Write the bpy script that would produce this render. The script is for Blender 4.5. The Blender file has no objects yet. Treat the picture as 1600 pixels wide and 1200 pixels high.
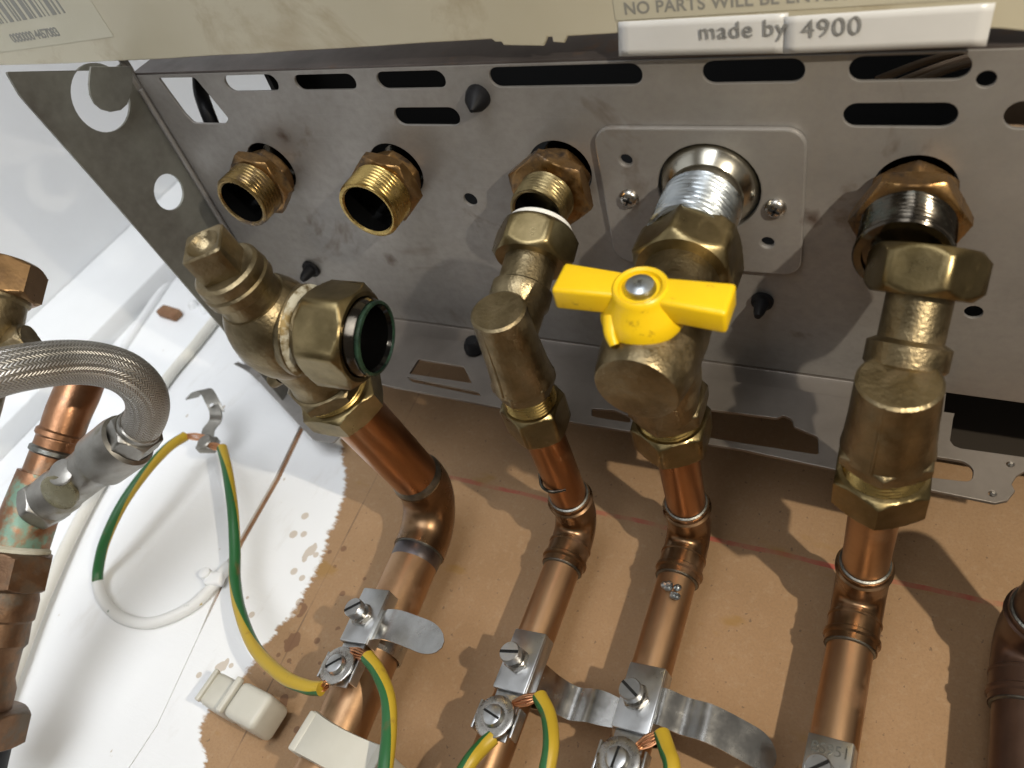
import bpy, bmesh, math, random
from mathutils import Vector as V, Matrix
random.seed(7)
scn = bpy.context.scene
C = scn.collection
PI = math.pi

# ---------------------------------------------------------------- camera
F = 1215.0 / 1600 * 36
RT = V((.8914, .2312, .3898)); DN = V((.1487, .6633, -.7334)); FW = V((-.4281, .7118, .5569))
cam = bpy.data.cameras.new('camera'); cam.lens = F; cam.sensor_width = 36; cam.clip_start = .01; cam.clip_end = 20
co = bpy.data.objects.new('camera', cam); C.objects.link(co); scn.camera = co
m3 = Matrix((RT, -DN, -FW)).transposed()
co.matrix_world = m3.to_4x4()
cam.dof.use_dof = True; cam.dof.focus_distance = .29; cam.dof.aperture_fstop = 13

# ---------------------------------------------------------------- light
w = bpy.data.worlds.new('World'); scn.world = w; w.use_nodes = True
bg = w.node_tree.nodes['Background']; bg.inputs[0].default_value = (1, .92, .81, 1); bg.inputs[1].default_value = .15
def lamp(name, kind, loc, target, energy, color, **kw):
    l = bpy.data.lights.new(name, kind); l.energy = energy; l.color = color
    for k, v in kw.items(): setattr(l, k, v)
    o = bpy.data.objects.new(name, l); C.objects.link(o); o.location = loc
    o.rotation_euler = (V(target) - V(loc)).to_track_quat('-Z', 'Y').to_euler()
    return o
lamp('work_lamp', 'SPOT', (.175, -.11, .025), (-.045, .29, .135), 6.3, (1, .90, .74), shadow_soft_size=.004, spot_size=math.radians(92), spot_blend=1.0)
lamp('left_fill', 'AREA', (-.22, -.58, -.06), (-.52, .20, .15), 2.15, (.93, .96, 1), shape='RECTANGLE', size=.5, size_y=.7, spread=math.radians(80))  # cool fill added to whiten the left side; no window known there
lamp('warm_fill', 'AREA', (.35, -.75, -.35), (-.1, .2, .15), 0.35, (1, .93, .82), shape='RECTANGLE', size=.35, size_y=.5)  # weak warm fill added for the metals; no such lamp known
scn.view_settings.view_transform = 'Standard'; scn.view_settings.look = 'None'
scn.view_settings.exposure = 0; scn.view_settings.gamma = 1

# ---------------------------------------------------------------- helpers
def ray(px, py): return RT * ((px - 800) / 1215) + DN * ((py - 600) / 1215) + FW
def Zp(px, py, z): r = ray(px, py); return r * (z / r.z)
def Yp(px, py, y): r = ray(px, py); return r * (y / r.y)
def Xp(px, py, x): r = ray(px, py); return r * (x / r.x)
def Tp(px, py, t): return ray(px, py) * t

def frame(d):
    d = V(d).normalized()
    a = V((0, 0, 1)) if abs(d.z) < .9 else V((1, 0, 0))
    u = a.cross(d).normalized(); return u, d.cross(u), d

LOC = {}
def empty(name, loc, label, cat, group=None):
    o = bpy.data.objects.new(name, None); C.objects.link(o); o.location = loc; o.empty_display_size = .01
    o['label'] = label; o['category'] = cat
    if group: o['group'] = group
    LOC[o] = V(loc); return o
def tag(o, label, cat, group=None):
    o['label'] = label; o['category'] = cat
    if group: o['group'] = group
    return o
def struct(o): o['kind'] = 'structure'; return o

def link(name, me, mat, parent=None, sharp=35):
    if mat: me.materials.clear(); me.materials.append(mat)
    off = LOC.get(parent, V((0, 0, 0))) if parent else V((0, 0, 0))
    if off.length: me.transform(Matrix.Translation(-off))
    for p in me.polygons: p.use_smooth = True
    me.set_sharp_from_angle(angle=math.radians(sharp))
    o = bpy.data.objects.new(name, me); C.objects.link(o)
    if parent: o.parent = parent; LOC[o] = off
    return o

class MB:
    def __init__(s): s.v = []; s.f = []; s.uv = []
    def grid(s, rows, closed=True, uvs=None, flip=False):
        n = len(rows[0]); b = len(s.v)
        for r in rows: s.v += [tuple(p) for p in r]
        for i in range(len(rows) - 1):
            for j in range(n if closed else n - 1):
                k = (j + 1) % n
                q = [b + i * n + j, b + i * n + k, b + (i + 1) * n + k, b + (i + 1) * n + j]
                if uvs:
                    u0, u1 = uvs[i], uvs[i + 1]; a0 = j / n; a1 = (j + 1) / n
                    t = [(u0, a0), (u0, a1), (u1, a1), (u1, a0)]
                else: t = [(0, 0)] * 4
                s.f.append(q); s.uv.append(t)
        return b
    def cap(s, b, n, rev):
        q = list(range(b, b + n)); q = q[::-1] if rev else q
        s.f.append(q); s.uv.append([(0, .5)] * n)
    # rows: (h, spec); spec = radius or ('hex', across_flats, cone_radius) or callable(theta)
    def turn(s, o, d, rows, seg=36, ph=0, cap0=True, cap1=True):
        u, w_, d = frame(d); o = V(o); R = []
        for h, sp in rows:
            ring = []
            for j in range(seg):
                th = 2 * PI * j / seg
                if callable(sp): r = sp(th)
                elif isinstance(sp, tuple):
                    a = (th % (PI / 3)) - PI / 6
                    r = min(sp[1] / 2 / math.cos(a), sp[2])
                else: r = sp
                t = th + ph
                ring.append(o + d * h + (u * math.cos(t) + w_ * math.sin(t)) * r)
            R.append(ring)
        b = s.grid(R)
        if cap0: s.cap(b, seg, True)
        if cap1: s.cap(b + seg * (len(R) - 1), seg, False)
        return s
    def hexa(s, o, d, h, af, ph=0, c=.0016, inner=None, seg=72, both=True, h0=0):
        k = af / 2; top = k * 1.1547
        rows = []
        N = 4
        for i in range(N + 1): rows.append((h0 + c * i / N, ('hex', af, k * .97 + (top - k * .97) * i / N) if both else ('hex', af, 9)))
        for i in range(N + 1): rows.append((h0 + h - c * (1 - i / N), ('hex', af, top - (top - k * .97) * i / N)))
        if inner:
            rows += [(h0 + h, inner), (h0 + h - .012, inner)]
        return s.turn(o, d, rows, seg, ph)
    def thread(s, o, d, h, r, pitch=.0017, depth=.0009, inner=None, seg=40, end=.0008):
        n = max(3, int(h / pitch * 6)); u, w_, dd = frame(d); o = V(o); R = []
        for i in range(n + 1):
            x = h * i / n; ring = []
            for j in range(seg):
                th = 2 * PI * j / seg
                ph = (x / pitch + j / seg) % 1.0
                tri = abs(ph - .5) * 2
                rr = r - depth * (1 - tri) - max(0, end - (h - x)) * .8
                ring.append(o + dd * x + (u * math.cos(th) + w_ * math.sin(th)) * rr)
            R.append(ring)
        if inner:
            for hh, rr in ((h, inner + .0006), (h - .0006, inner), (h - .016 if h > .017 else .0005, inner)):
                R.append([o + dd * hh + (u * math.cos(2 * PI * j / seg) + w_ * math.sin(2 * PI * j / seg)) * rr for j in range(seg)])
        b = s.grid(R); s.cap(b, seg, True); s.cap(b + seg * (len(R) - 1), seg, False)
        return s
    def tube(s, pts, r, seg=20, sub=8, smooth=True, capped=True, ru=1.0):
        P = [V(p) for p in pts]
        if smooth and len(P) > 2:
            Q = []
            E = [P[0] * 2 - P[1]] + P + [P[-1] * 2 - P[-2]]
            for i in range(1, len(E) - 2):
                a, b, c, d = E[i - 1:i + 3]
                for k in range(sub):
                    t = k / sub
                    Q.append(.5 * ((2 * b) + (c - a) * t + (2 * a - 5 * b + 4 * c - d) * t * t + (3 * b - a - 3 * c + d) * t ** 3))
            Q.append(P[-1]); P = Q
        n = len(P); rad = r if callable(r) else (lambda t: r)
        T = [(P[min(i + 1, n - 1)] - P[max(i - 1, 0)]).normalized() for i in range(n)]
        u, w_, _ = frame(T[0]); R = []; L = [0]
        for i in range(n):
            if i:
                q = T[i - 1].rotation_difference(T[i]); u = q @ u; L.append(L[-1] + (P[i] - P[i - 1]).length)
            w_ = T[i].cross(u)
            rr = rad(i / (n - 1))
            R.append([P[i] + (u * math.cos(2 * PI * j / seg) + w_ * math.sin(2 * PI * j / seg)) * rr for j in range(seg)])
        b = s.grid(R, uvs=L)
        if capped: s.cap(b, seg, True); s.cap(b + seg * (n - 1), seg, False)
        return s
    def box(s, c, size, ax=None, bev=.0006, segs=2):
        bm = bmesh.new(); bmesh.ops.create_cube(bm, size=1)
        for v in bm.verts: v.co = V((v.co.x * size[0], v.co.y * size[1], v.co.z * size[2]))
        if bev: bmesh.ops.bevel(bm, geom=bm.edges[:], offset=bev, segments=segs, affect='EDGES', profile=.5)
        M = Matrix([V(a).normalized() for a in ax]).transposed() if ax else Matrix.Identity(3)
        b = len(s.v); bm.verts.ensure_lookup_table()
        for v in bm.verts: s.v.append(tuple(M @ v.co + V(c)))
        for f in bm.faces: s.f.append([b + v.index for v in f.verts]); s.uv.append([(0, 0)] * len(f.verts))
        bm.free(); return s
    def ribbon(s, pts, width, wdir, th=.0006, sub=8, taper=None):
        P = [V(p) for p in pts]; E = [P[0] * 2 - P[1]] + P + [P[-1] * 2 - P[-2]]; Q = []
        for i in range(1, len(E) - 2):
            a, b, c, d = E[i - 1:i + 3]
            for k in range(sub):
                t = k / sub
                Q.append(.5 * ((2 * b) + (c - a) * t + (2 * a - 5 * b + 4 * c - d) * t * t + (3 * b - a - 3 * c + d) * t ** 3))
        Q.append(P[-1]); n = len(Q); wd = V(wdir).normalized(); R = []
        for i in range(n):
            T = (Q[min(i + 1, n - 1)] - Q[max(i - 1, 0)]).normalized(); N = T.cross(wd).normalized() * th / 2
            hw = width / 2 * (taper(i / (n - 1)) if taper else 1); W_ = wd * hw
            R.append([Q[i] - W_ - N, Q[i] + W_ - N, Q[i] + W_ + N, Q[i] - W_ + N])
        b = s.grid(R); s.cap(b, 4, True); s.cap(b + 4 * (n - 1), 4, False); return s
    def build(s, name, mat, parent=None, sharp=35):
        me = bpy.data.meshes.new(name); me.from_pydata(s.v, [], s.f)
        uvl = me.uv_layers.new(name='UVMap'); k = 0
        for t in s.uv:
            for c in t: uvl.data[k].uv = c; k += 1
        me.validate(); me.update()
        bm = bmesh.new(); bm.from_mesh(me); bmesh.ops.recalc_face_normals(bm, faces=bm.faces); bm.to_mesh(me); bm.free()
        return link(name, me, mat, parent, sharp)

def sheet(name, outline, holes, th, M, mat, parent=None, bev=.0002):
    """flat sheet metal with real cut-outs: 2-D outline + holes, thickness th, placed by matrix M"""
    cu = bpy.data.curves.new(name, 'CURVE'); cu.dimensions = '2D'; cu.fill_mode = 'BOTH'
    cu.extrude = th / 2 - bev; cu.bevel_depth = bev; cu.bevel_resolution = 1; cu.offset = -bev
    for poly in [outline] + holes:
        sp = cu.splines.new('POLY'); sp.points.add(len(poly) - 1); sp.use_cyclic_u = True
        for i, p in enumerate(poly): sp.points[i].co = (p[0], p[1], 0, 1)
    o = bpy.data.objects.new(name, cu); C.objects.link(o)
    dg = bpy.context.evaluated_depsgraph_get()
    me = bpy.data.meshes.new_from_object(o.evaluated_get(dg)); bpy.data.objects.remove(o); bpy.data.curves.remove(cu)
    me.transform(M); me.name = name
    return link(name, me, mat, parent, 30)

def text(name, body, size, M, mat, parent=None, th=.00004, font_shear=0, spacing=1.0, bold=0):
    cu = bpy.data.curves.new(name, 'FONT'); cu.body = body; cu.size = size; cu.extrude = th; cu.shear = font_shear; cu.space_character = spacing; cu.offset = bold
    o = bpy.data.objects.new(name, cu); C.objects.link(o)
    dg = bpy.context.evaluated_depsgraph_get()
    me = bpy.data.meshes.new_from_object(o.evaluated_get(dg)); bpy.data.objects.remove(o); bpy.data.curves.remove(cu)
    me.transform(M); me.name = name
    return link(name, me, mat, parent, 30)

def basis(o, ex, ey):
    ex = V(ex).normalized(); ey = V(ey).normalized(); ez = ex.cross(ey)
    M = Matrix((ex, ey, ez)).transposed().to_4x4(); M.translation = V(o); return M

def rrect(x0, y0, x1, y1, r, n=6):
    P = []
    for cx, cy, a in ((x1 - r, y1 - r, 0), (x0 + r, y1 - r, 90), (x0 + r, y0 + r, 180), (x1 - r, y0 + r, 270)):
        for k in range(n + 1):
            t = math.radians(a + 90 * k / n); P.append((cx + r * math.cos(t), cy + r * math.sin(t)))
    return P
def circ(x, y, r, n=28): return [(x + r * math.cos(2 * PI * k / n), y + r * math.sin(2 * PI * k / n)) for k in range(n)]
def rounded(poly, r, n=4):
    """round the corners of a polygon"""
    out = []; m = len(poly)
    for i in range(m):
        a, b, c = V(poly[i - 1]).to_2d(), V(poly[i]).to_2d(), V(poly[(i + 1) % m]).to_2d()
        d1 = (a - b); d2 = (c - b); rr = min(r, d1.length * .45, d2.length * .45)
        p, q = b + d1.normalized() * rr, b + d2.normalized() * rr
        for k in range(n + 1):
            t = k / n; out.append(tuple((p * (1 - t) ** 2 + b * 2 * t * (1 - t) + q * t * t)))
    return out

# ---------------------------------------------------------------- materials
class NT:
    def __init__(s, name):
        s.m = bpy.data.materials.new(name); s.m.use_nodes = True; s.t = s.m.node_tree; s.b = s.t.nodes['Principled BSDF']
        s.co = s.t.nodes.new('ShaderNodeTexCoord')
    def n(s, kind, **kw):
        x = s.t.nodes.new('ShaderNode' + kind)
        for k, v in kw.items(): setattr(x, k, v)
        return x
    def l(s, a, b): s.t.links.new(a, b)
    def noise(s, scale, detail=4, rough=.55, vec=None, dist=0):
        x = s.n('TexNoise'); x.inputs['Scale'].default_value = scale; x.inputs['Detail'].default_value = detail
        x.inputs['Roughness'].default_value = rough; x.inputs['Distortion'].default_value = dist
        s.l(vec or s.co.outputs['Object'], x.inputs['Vector']); return x.outputs['Fac']
    def ramp(s, fac, a, b, lo=.35, hi=.65):
        x = s.n('ValToRGB'); e = x.color_ramp.elements
        e[0].position = lo; e[1].position = hi
        e[0].color = (*a, 1) if not isinstance(a, (int, float)) else (a, a, a, 1)
        e[1].color = (*b, 1) if not isinstance(b, (int, float)) else (b, b, b, 1)
        s.l(fac, x.inputs[0]); return x.outputs[0]
    def mix(s, fac, a, b, mode='MIX'):
        x = s.n('Mix', data_type='RGBA', blend_type=mode)
        for k, v in ((0, fac), (6, a), (7, b)):
            if isinstance(v, bpy.types.NodeSocket): s.l(v, x.inputs[k])
            elif k == 0: x.inputs[0].default_value = v
            else: x.inputs[k].default_value = (*v, 1)
        return x.outputs[2]
    def math(s, op, a, b=0, c=None):
        x = s.n('Math', operation=op)
        for k, v in enumerate((a, b) if c is None else (a, b, c)):
            if isinstance(v, bpy.types.NodeSocket): s.l(v, x.inputs[k])
            else: x.inputs[k].default_value = v
        return x.outputs[0]
    def bump(s, h, strength=.3, dist=.0005):
        x = s.n('Bump'); x.inputs['Strength'].default_value = strength; x.inputs['Distance'].default_value = dist
        s.l(h, x.inputs['Height']); s.l(x.outputs[0], s.b.inputs['Normal']); return x
    def stretch(s, sc):
        x = s.n('Mapping'); x.inputs['Scale'].default_value = sc; s.l(s.co.outputs['Object'], x.inputs[0]); return x.outputs[0]
    def set(s, **kw):
        for k, v in kw.items():
            i = s.b.inputs[k]
            if isinstance(v, bpy.types.NodeSocket): s.l(v, i)
            else: i.default_value = (*v, 1) if isinstance(v, tuple) else v
        return s

def metal(name, c1, c2, scale=90, r0=.28, r1=.5, bump=.15, bscale=900, dirt=None, dscale=40, dlo=.55, dhi=.7, met=1.0, st=None):
    n = NT(name); vec = n.stretch(st) if st else None
    f = n.noise(scale, 5, .6, vec)
    col = n.ramp(f, c1, c2, .3, .7); rg = n.ramp(n.noise(scale * 1.7, 4, .6, vec), r0, r1, .3, .7)
    if dirt:
        d = n.ramp(n.noise(dscale, 6, .65), 0.0, 1.0, dlo, dhi); col = n.mix(d, col, dirt)
        md = n.math('SUBTRACT', met, n.math('MULTIPLY', d, .6)); n.set(Metallic=md)
    else: n.set(Metallic=met)
    n.set(**{'Base Color': col, 'Roughness': rg}); n.bump(n.noise(bscale, 4, .6), bump, .0003)
    return n.m

def plain(name, col, rough=.5, met=0., bump=0, bscale=600, var=.0, col2=None, vscale=60, **kw):
    n = NT(name)
    c = n.ramp(n.noise(vscale, 5), col, col2, .35, .65) if col2 else col
    n.set(**{'Base Color': c, 'Roughness': rough, 'Metallic': met}, **kw)
    if bump: n.bump(n.noise(bscale, 4), bump, .0003)
    return n.m

BRASS_OLD = metal('old_cast_brass', (.145, .112, .060), (.34, .275, .165), 85, .28, .48, .7, 800, dirt=(.13, .09, .045), dscale=70, dlo=.56, dhi=.74)
BRASS_NUT = metal('dull_machined_brass', (.14, .108, .048), (.31, .245, .128), 70, .26, .42, .12, 1500, dirt=(.12, .085, .035), dscale=60, dlo=.56, dhi=.78)
BRASS_GOLD = metal('yellow_thread_brass', (.36, .25, .085), (.52, .38, .14), 120, .2, .36, .1, 1500, dirt=(.12, .07, .03), dscale=70, dlo=.57, dhi=.75)
BRASS_RED = metal('reddish_hex_brass', (.22, .12, .048), (.38, .23, .09), 90, .25, .42, .15, 1200, dirt=(.035, .022, .013), dscale=75, dlo=.46, dhi=.64)
BRASS_WET = metal('wet_dark_brass', (.05, .045, .038), (.13, .11, .085), 80, .10, .22, .1, 900, dirt=(.03, .05, .045), dscale=70)
ZINC = metal('bright_zinc', (.36, .40, .43), (.52, .55, .56), 150, .24, .40, .1, 1500)
CHROME = metal('nickel_collar', (.42, .40, .34), (.55, .52, .44), 60, .16, .26, .03, 900)
STEEL = metal('clamp_steel', (.52, .53, .535), (.60, .61, .615), 260, .27, .35, .04, 1800)
STRAP = metal('strap_steel', (.42, .42, .41), (.58, .58, .57), 120, .16, .30, .04, 1500)
SCREWM = metal('screw_steel', (.42, .405, .375), (.52, .50, .47), 300, .22, .35, .08, 1500)
ALU = metal('dull_nickel_valve', (.27, .26, .235), (.42, .405, .375), 90, .3, .5, .2, 1200, dirt=(.18, .16, .09), dscale=80, dlo=.58, dhi=.75)
CU_LOW = metal('bright_copper_pipe', (.38, .225, .12), (.52, .33, .19), 45, .32, .45, .06, 1600, dirt=(.26, .12, .055), dscale=50, dlo=.56, dhi=.8, st=(1, 1, .35))
CU_UP = metal('reddish_copper_pipe', (.32, .15, .065), (.43, .215, .10), 55, .26, .38, .06, 1600, dirt=(.20, .08, .035), dscale=50, dlo=.55, dhi=.8, st=(1, .35, 1))
CU_FIT = metal('browned_copper_elbow', (.19, .115, .062), (.30, .185, .10), 60, .24, .38, .1, 1200, dirt=(.15, .08, .05), dscale=60, dlo=.55, dhi=.75)
CU_DARK = metal('dark_brown_pipe', (.085, .05, .037), (.14, .085, .062), 60, .28, .42, .06, 1500, met=.75)
SOLDER = metal('grey_solder', (.13, .13, .115), (.26, .26, .24), 200, .3, .5, .5, 900)
VERD = metal('verdigris_copper', (.22, .12, .07), (.34, .18, .10), 80, .35, .6, .4, 700, dirt=(.17, .27, .20), dscale=75, dlo=.50, dhi=.60)
CU_OLD = metal('old_copper', (.25, .125, .065), (.38, .20, .11), 70, .28, .5, .2, 900, dirt=(.17, .14, .10), dscale=55, dlo=.52, dhi=.68)
BROWN_FIT = metal('brown_old_fitting', (.13, .075, .045), (.24, .145, .085), 80, .38, .6, .4, 700, dirt=(.10, .075, .05), dscale=60, dlo=.48, dhi=.62)
STRAND = metal('copper_strand', (.62, .27, .12), (.75, .40, .22), 200, .25, .4)

n = NT('grey_steel_sheet')
f1 = n.noise(22, 6, .6); f2 = n.noise(260, 4, .6)
c = n.ramp(f1, (.27, .256, .24), (.355, .338, .318), .3, .7)
c = n.mix(n.ramp(f2, 0., .22, .4, .75), c, (.17, .15, .14))
scr = n.ramp(n.noise(1.0, 3, .7, n.stretch((14, 900, 14))), 0., .35, .60, .72); c = n.mix(scr, c, (.36, .345, .33))
st = n.ramp(n.noise(17, 5, .7, dist=.6), 0., .75, .60, .70); c = n.mix(st, c, (.15, .11, .08))
for (sxp, syp, rad) in ((*Zp(443, 213, .22).xy, .0042), (*Zp(1268, 340, .22).xy, .003), (*Zp(545, 300, .22).xy, .0016), (*Zp(610, 405, .22).xy, .002)):
    vm = n.n('VectorMath', operation='DISTANCE'); n.l(n.co.outputs['Object'], vm.inputs[0]); vm.inputs[1].default_value = (sxp + .1, syp - .18, 0)
    dd_ = n.math('ADD', vm.outputs['Value'], n.math('MULTIPLY', n.math('SUBTRACT', n.noise(260, 4), .5), .007))
    c = n.mix(n.ramp(dd_, .85, 0., rad * .6, rad), c, (.07, .035, .02))
n.set(**{'Base Color': c, 'Metallic': .55, 'Roughness': n.ramp(f2, .42, .56, .3, .7)}); n.bump(f2, .06, .0003)
SHEET = n.m
n = NT('galvanised_side_sheet')
c = n.mix(n.ramp(n.noise(26, 6), 0., 1., .38, .66), (.235, .235, .205), (.14, .128, .112)); c = n.mix(n.ramp(n.noise(240, 4), 0., .35, .4, .7), c, (.28, .28, .25))
n.set(**{'Base Color': c, 'Metallic': .45, 'Roughness': .5}); GALV = n.m
RAIL = metal('board_reflection_rail_steel', (.17, .148, .128), (.235, .21, .185), 40, .36, .5, .05, 900, met=.65)  # brown tint puts the board's reflection into the rail colour
LIP = metal('dark_lip_steel', (.10, .085, .08), (.17, .145, .135), 40, .28, .42, .05, 800, dirt=(.14, .07, .03), dscale=50, dlo=.62, dhi=.75, met=.7)
n = NT('cream_enamel')
c = n.ramp(n.noise(14, 4), (.46, .42, .31), (.52, .48, .365), .3, .7)
c = n.mix(n.ramp(n.noise(30, 6, .65, dist=.5), 0., .55, .56, .74), c, (.26, .18, .085))
n.set(**{'Base Color': c, 'Roughness': .38}); n.bump(n.noise(400, 3), .05); CREAM = n.m
LABEL = plain('aged_label_paper', (.46, .43, .325), .5, col2=(.51, .48, .375), vscale=30)
TAPE = plain('white_label_tape', (.58, .58, .57), .32, col2=(.64, .64, .63), vscale=25)
INK = plain('grey_printed_ink', (.16, .16, .155), .6, col2=(.26, .26, .25), vscale=500)
INK_F = plain('faded_printed_ink', (.24, .235, .21), .6)
BLACK = plain('black_rubber', (.007, .007, .008), .5, bump=.1, **{'Specular IOR Level': .2})
VOID = plain('shade_black', (.004, .004, .004), .9)  # near-black standing in for shade inside the case, slots and bores
TARWET = plain('wet_black_sludge', (.003, .003, .003), .12, bump=.5, bscale=160, **{'Specular IOR Level': .25})
WASHER = plain('white_fibre_washer', (.72, .71, .66), .6)
n = NT('yellow_handle_paint')
c = n.ramp(n.noise(45, 5), (.74, .475, .004), (.80, .53, .006), .3, .7)
c = n.mix(n.ramp(n.noise(170, 5, .7), 0., .8, .62, .70), c, (.36, .20, .01))
n.set(**{'Base Color': c, 'Roughness': .36}); n.bump(n.noise(500, 4), .08); YELLOW = n.m
NYLON = plain('milky_nylon', (.56, .54, .46), .4, col2=(.64, .62, .54), vscale=40, bump=.1, bscale=300, **{'Transmission Weight': .12})
WHITE = plain('white_gloss_paint', (.80, .81, .81), .45, col2=(.85, .86, .86), vscale=12, bump=.1, bscale=220)
WHITEWALL = plain('white_side_wall_paint', (.80, .81, .82), .6, col2=(.85, .86, .86), vscale=6, bump=.08, bscale=150)
CABLE = plain('cream_cable_sheath', (.66, .64, .57), .42, col2=(.72, .70, .64), vscale=30)
GREEN_RIM = plain('green_corroded_rim', (.010, .022, .016), .2, met=.3, col2=(.035, .075, .045), vscale=190, bump=.4)
LIME = plain('chalky_lime_crust', (.42, .38, .27), .8, col2=(.52, .49, .38), vscale=120, bump=.5)

n = NT('patchy_lime_on_brass'); k_ = n.ramp(n.noise(150, 5, .65), 0., 1., .42, .56)
n.set(**{'Base Color': n.mix(k_, (.24, .18, .085), (.46, .43, .33)), 'Metallic': n.math('SUBTRACT', 1.0, k_), 'Roughness': .6}); LIMEP = n.m
def wire_mat(name, dirt=.7):
    n = NT(name); uv = n.n('UVMap'); s = n.n('SeparateXYZ'); n.l(uv.outputs[0], s.inputs[0])
    tw = n.math('FRACT', n.math('ADD', n.math('MULTIPLY', s.outputs[0], 5.0), s.outputs[1]))
    g = n.math('GREATER_THAN', tw, .55)
    c = n.mix(g, (.46, .31, .025), (.016, .11, .028))
    d = n.ramp(n.noise(70, 5, .6), 0., dirt, .60, .70); c = n.mix(d, c, (.16, .075, .03))
    n.set(**{'Base Color': c, 'Roughness': .4}); return n.m
WIRE = wire_mat('green_yellow_sheath'); 
n = NT('wire_painted_over'); uv = n.n('UVMap'); s = n.n('SeparateXYZ'); n.l(uv.outputs[0], s.inputs[0])
g = n.math('GREATER_THAN', n.math('FRACT', n.math('ADD', n.math('MULTIPLY', s.outputs[0], 5.0), s.outputs[1])), .55)
c = n.mix(g, (.46, .31, .025), (.016, .11, .028))
c = n.mix(n.ramp(n.noise(120, 4), 0., 1., .30, .34), c, (.72, .72, .70)); n.set(**{'Base Color': c, 'Roughness': .45}); WIRE_P = n.m

n = NT('braided_steel_hose'); uv = n.n('UVMap'); s = n.n('SeparateXYZ'); n.l(uv.outputs[0], s.inputs[0])
U = n.math('MULTIPLY', s.outputs[0], 850.0); A = n.math('MULTIPLY', s.outputs[1], 44.0)
# two crossing families of strands, woven over and under
d1 = n.math('ADD', U, A); d2 = n.math('SUBTRACT', U, A)
k1 = n.math('ABSOLUTE', n.math('SINE', n.math('MULTIPLY', d1, PI))); k2 = n.math('ABSOLUTE', n.math('SINE', n.math('MULTIPLY', d2, PI)))
ck = n.math('GREATER_THAN', n.math('SINE', n.math('MULTIPLY', A, PI)), 0.0)
h = n.math('ADD', n.math('MULTIPLY', k1, ck), n.math('MULTIPLY', k2, n.math('SUBTRACT', 1.0, ck)))
c = n.mix(n.ramp(h, 0., 1., .05, .5), (.18, .17, .155), (.50, .48, .445))
c = n.mix(n.ramp(n.noise(40, 4), 0., .5, .4, .7), c, (.25, .23, .20))
n.set(**{'Base Color': c, 'Metallic': .85, 'Roughness': .38}); n.bump(h, .6, .0004); BRAID = n.m

# board: MDF with a brushed white paint area on the left, a red setting-out line and stains
W = .31
n = NT('mdf_board_part_painted')
sx = n.n('SeparateXYZ'); n.l(n.co.outputs['Object'], sx.inputs[0]); X, Zc = sx.outputs[0], sx.outputs[2]
fib = n.noise(900, 5, .7); blot = n.noise(16, 5, .6)
mdf = n.ramp(blot, (.30, .178, .086), (.37, .23, .122), .3, .7)
mdf = n.mix(n.ramp(fib, 0., .6, .45, .72), mdf, (.24, .15, .08)); mdf = n.mix(n.ramp(n.noise(330, 5, .75), 0., .4, .52, .74), mdf, (.42, .30, .185)); mdf = n.mix(n.ramp(n.noise(420, 2, .5), 0., .8, .70, .74), mdf, (.16, .10, .06))
mdf = n.mix(n.math('MULTIPLY', n.math('COMPARE', n.math('ADD', X, n.math('MULTIPLY', Zc, .085)), -.2195, .00035), n.ramp(n.noise(60, 3), .2, .8, .4, .6)), mdf, (.13, .08, .05))
vo = n.n('TexVoronoi'); vo.inputs['Scale'].default_value = 55; vo.inputs['Randomness'].default_value = 1
wv = n.n('Mapping'); wv.inputs['Scale'].default_value = (1.25, 1, .75); nzc = n.n('TexNoise'); nzc.inputs['Scale'].default_value = 120; n.l(n.co.outputs['Object'], nzc.inputs['Vector']); vadd = n.n('VectorMath', operation='MULTIPLY_ADD'); n.l(nzc.outputs['Color'], vadd.inputs[0]); vadd.inputs[1].default_value = (.010, 0, .010); n.l(n.co.outputs['Object'], vadd.inputs[2]); n.l(vadd.outputs[0], wv.inputs[0]); n.l(wv.outputs[0], vo.inputs['Vector'])
sep = n.n('SeparateColor'); n.l(vo.outputs['Color'], sep.inputs[0])
drop = n.math('LESS_THAN', vo.outputs['Distance'], n.math('MULTIPLY', n.math('SUBTRACT', sep.outputs[0], .25), .50))
vo2 = n.n('TexVoronoi'); vo2.inputs['Scale'].default_value = 150; n.l(n.co.outputs['Object'], vo2.inputs['Vector'])
sep2 = n.n('SeparateColor'); n.l(vo2.outputs['Color'], sep2.inputs[0])
drop2 = n.math('LESS_THAN', vo2.outputs['Distance'], n.math('MULTIPLY', n.math('SUBTRACT', sep2.outputs[0], .40), .60))
drops = n.math('MAXIMUM', drop, drop2)
near = n.math('MULTIPLY', n.math('COMPARE', X, -.228, .036), n.math('COMPARE', Zc, .088, .052))
drops = n.math('MULTIPLY', drops, near)
mdf = n.mix(n.math('MULTIPLY', drops, .8), mdf, (.17, .085, .045))
ylw = n.ramp(n.noise(26, 4, .6, n.stretch((.7, 1, 1.6))), 0., .75, .63, .69); mdf = n.mix(ylw, mdf, (.30, .17, .05))
red = n.math('COMPARE', n.math('ADD', Zc, n.math('MULTIPLY', n.math('SUBTRACT', n.noise(30, 2), .5), .004)), .1755, .0011)
red = n.math('MULTIPLY', red, n.math('GREATER_THAN', X, -.2)); red = n.math('MULTIPLY', red, n.ramp(n.noise(90, 4), .1, .75, .35, .65))
mdf = n.mix(red, mdf, (.42, .045, .04))
fc = n.n('FloatCurve'); zl = n.math('MULTIPLY', n.math('ADD', Zc, .02), 4.0); n.l(zl, fc.inputs['Value'])
pts = [(-.02, -.222), (.0141, -.2303), (.0224, -.2411), (.0305, -.2450), (.0343, -.247), (.0498, -.2388), (.0671, -.2376), (.0811, -.2346), (.1107, -.2349), (.126, -.239), (.1408, -.2424), (.1559, -.2478), (.1822, -.2668), (.22, -.285)]
cv = fc.mapping.curves[0]; fc.mapping.use_clip = False
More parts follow.
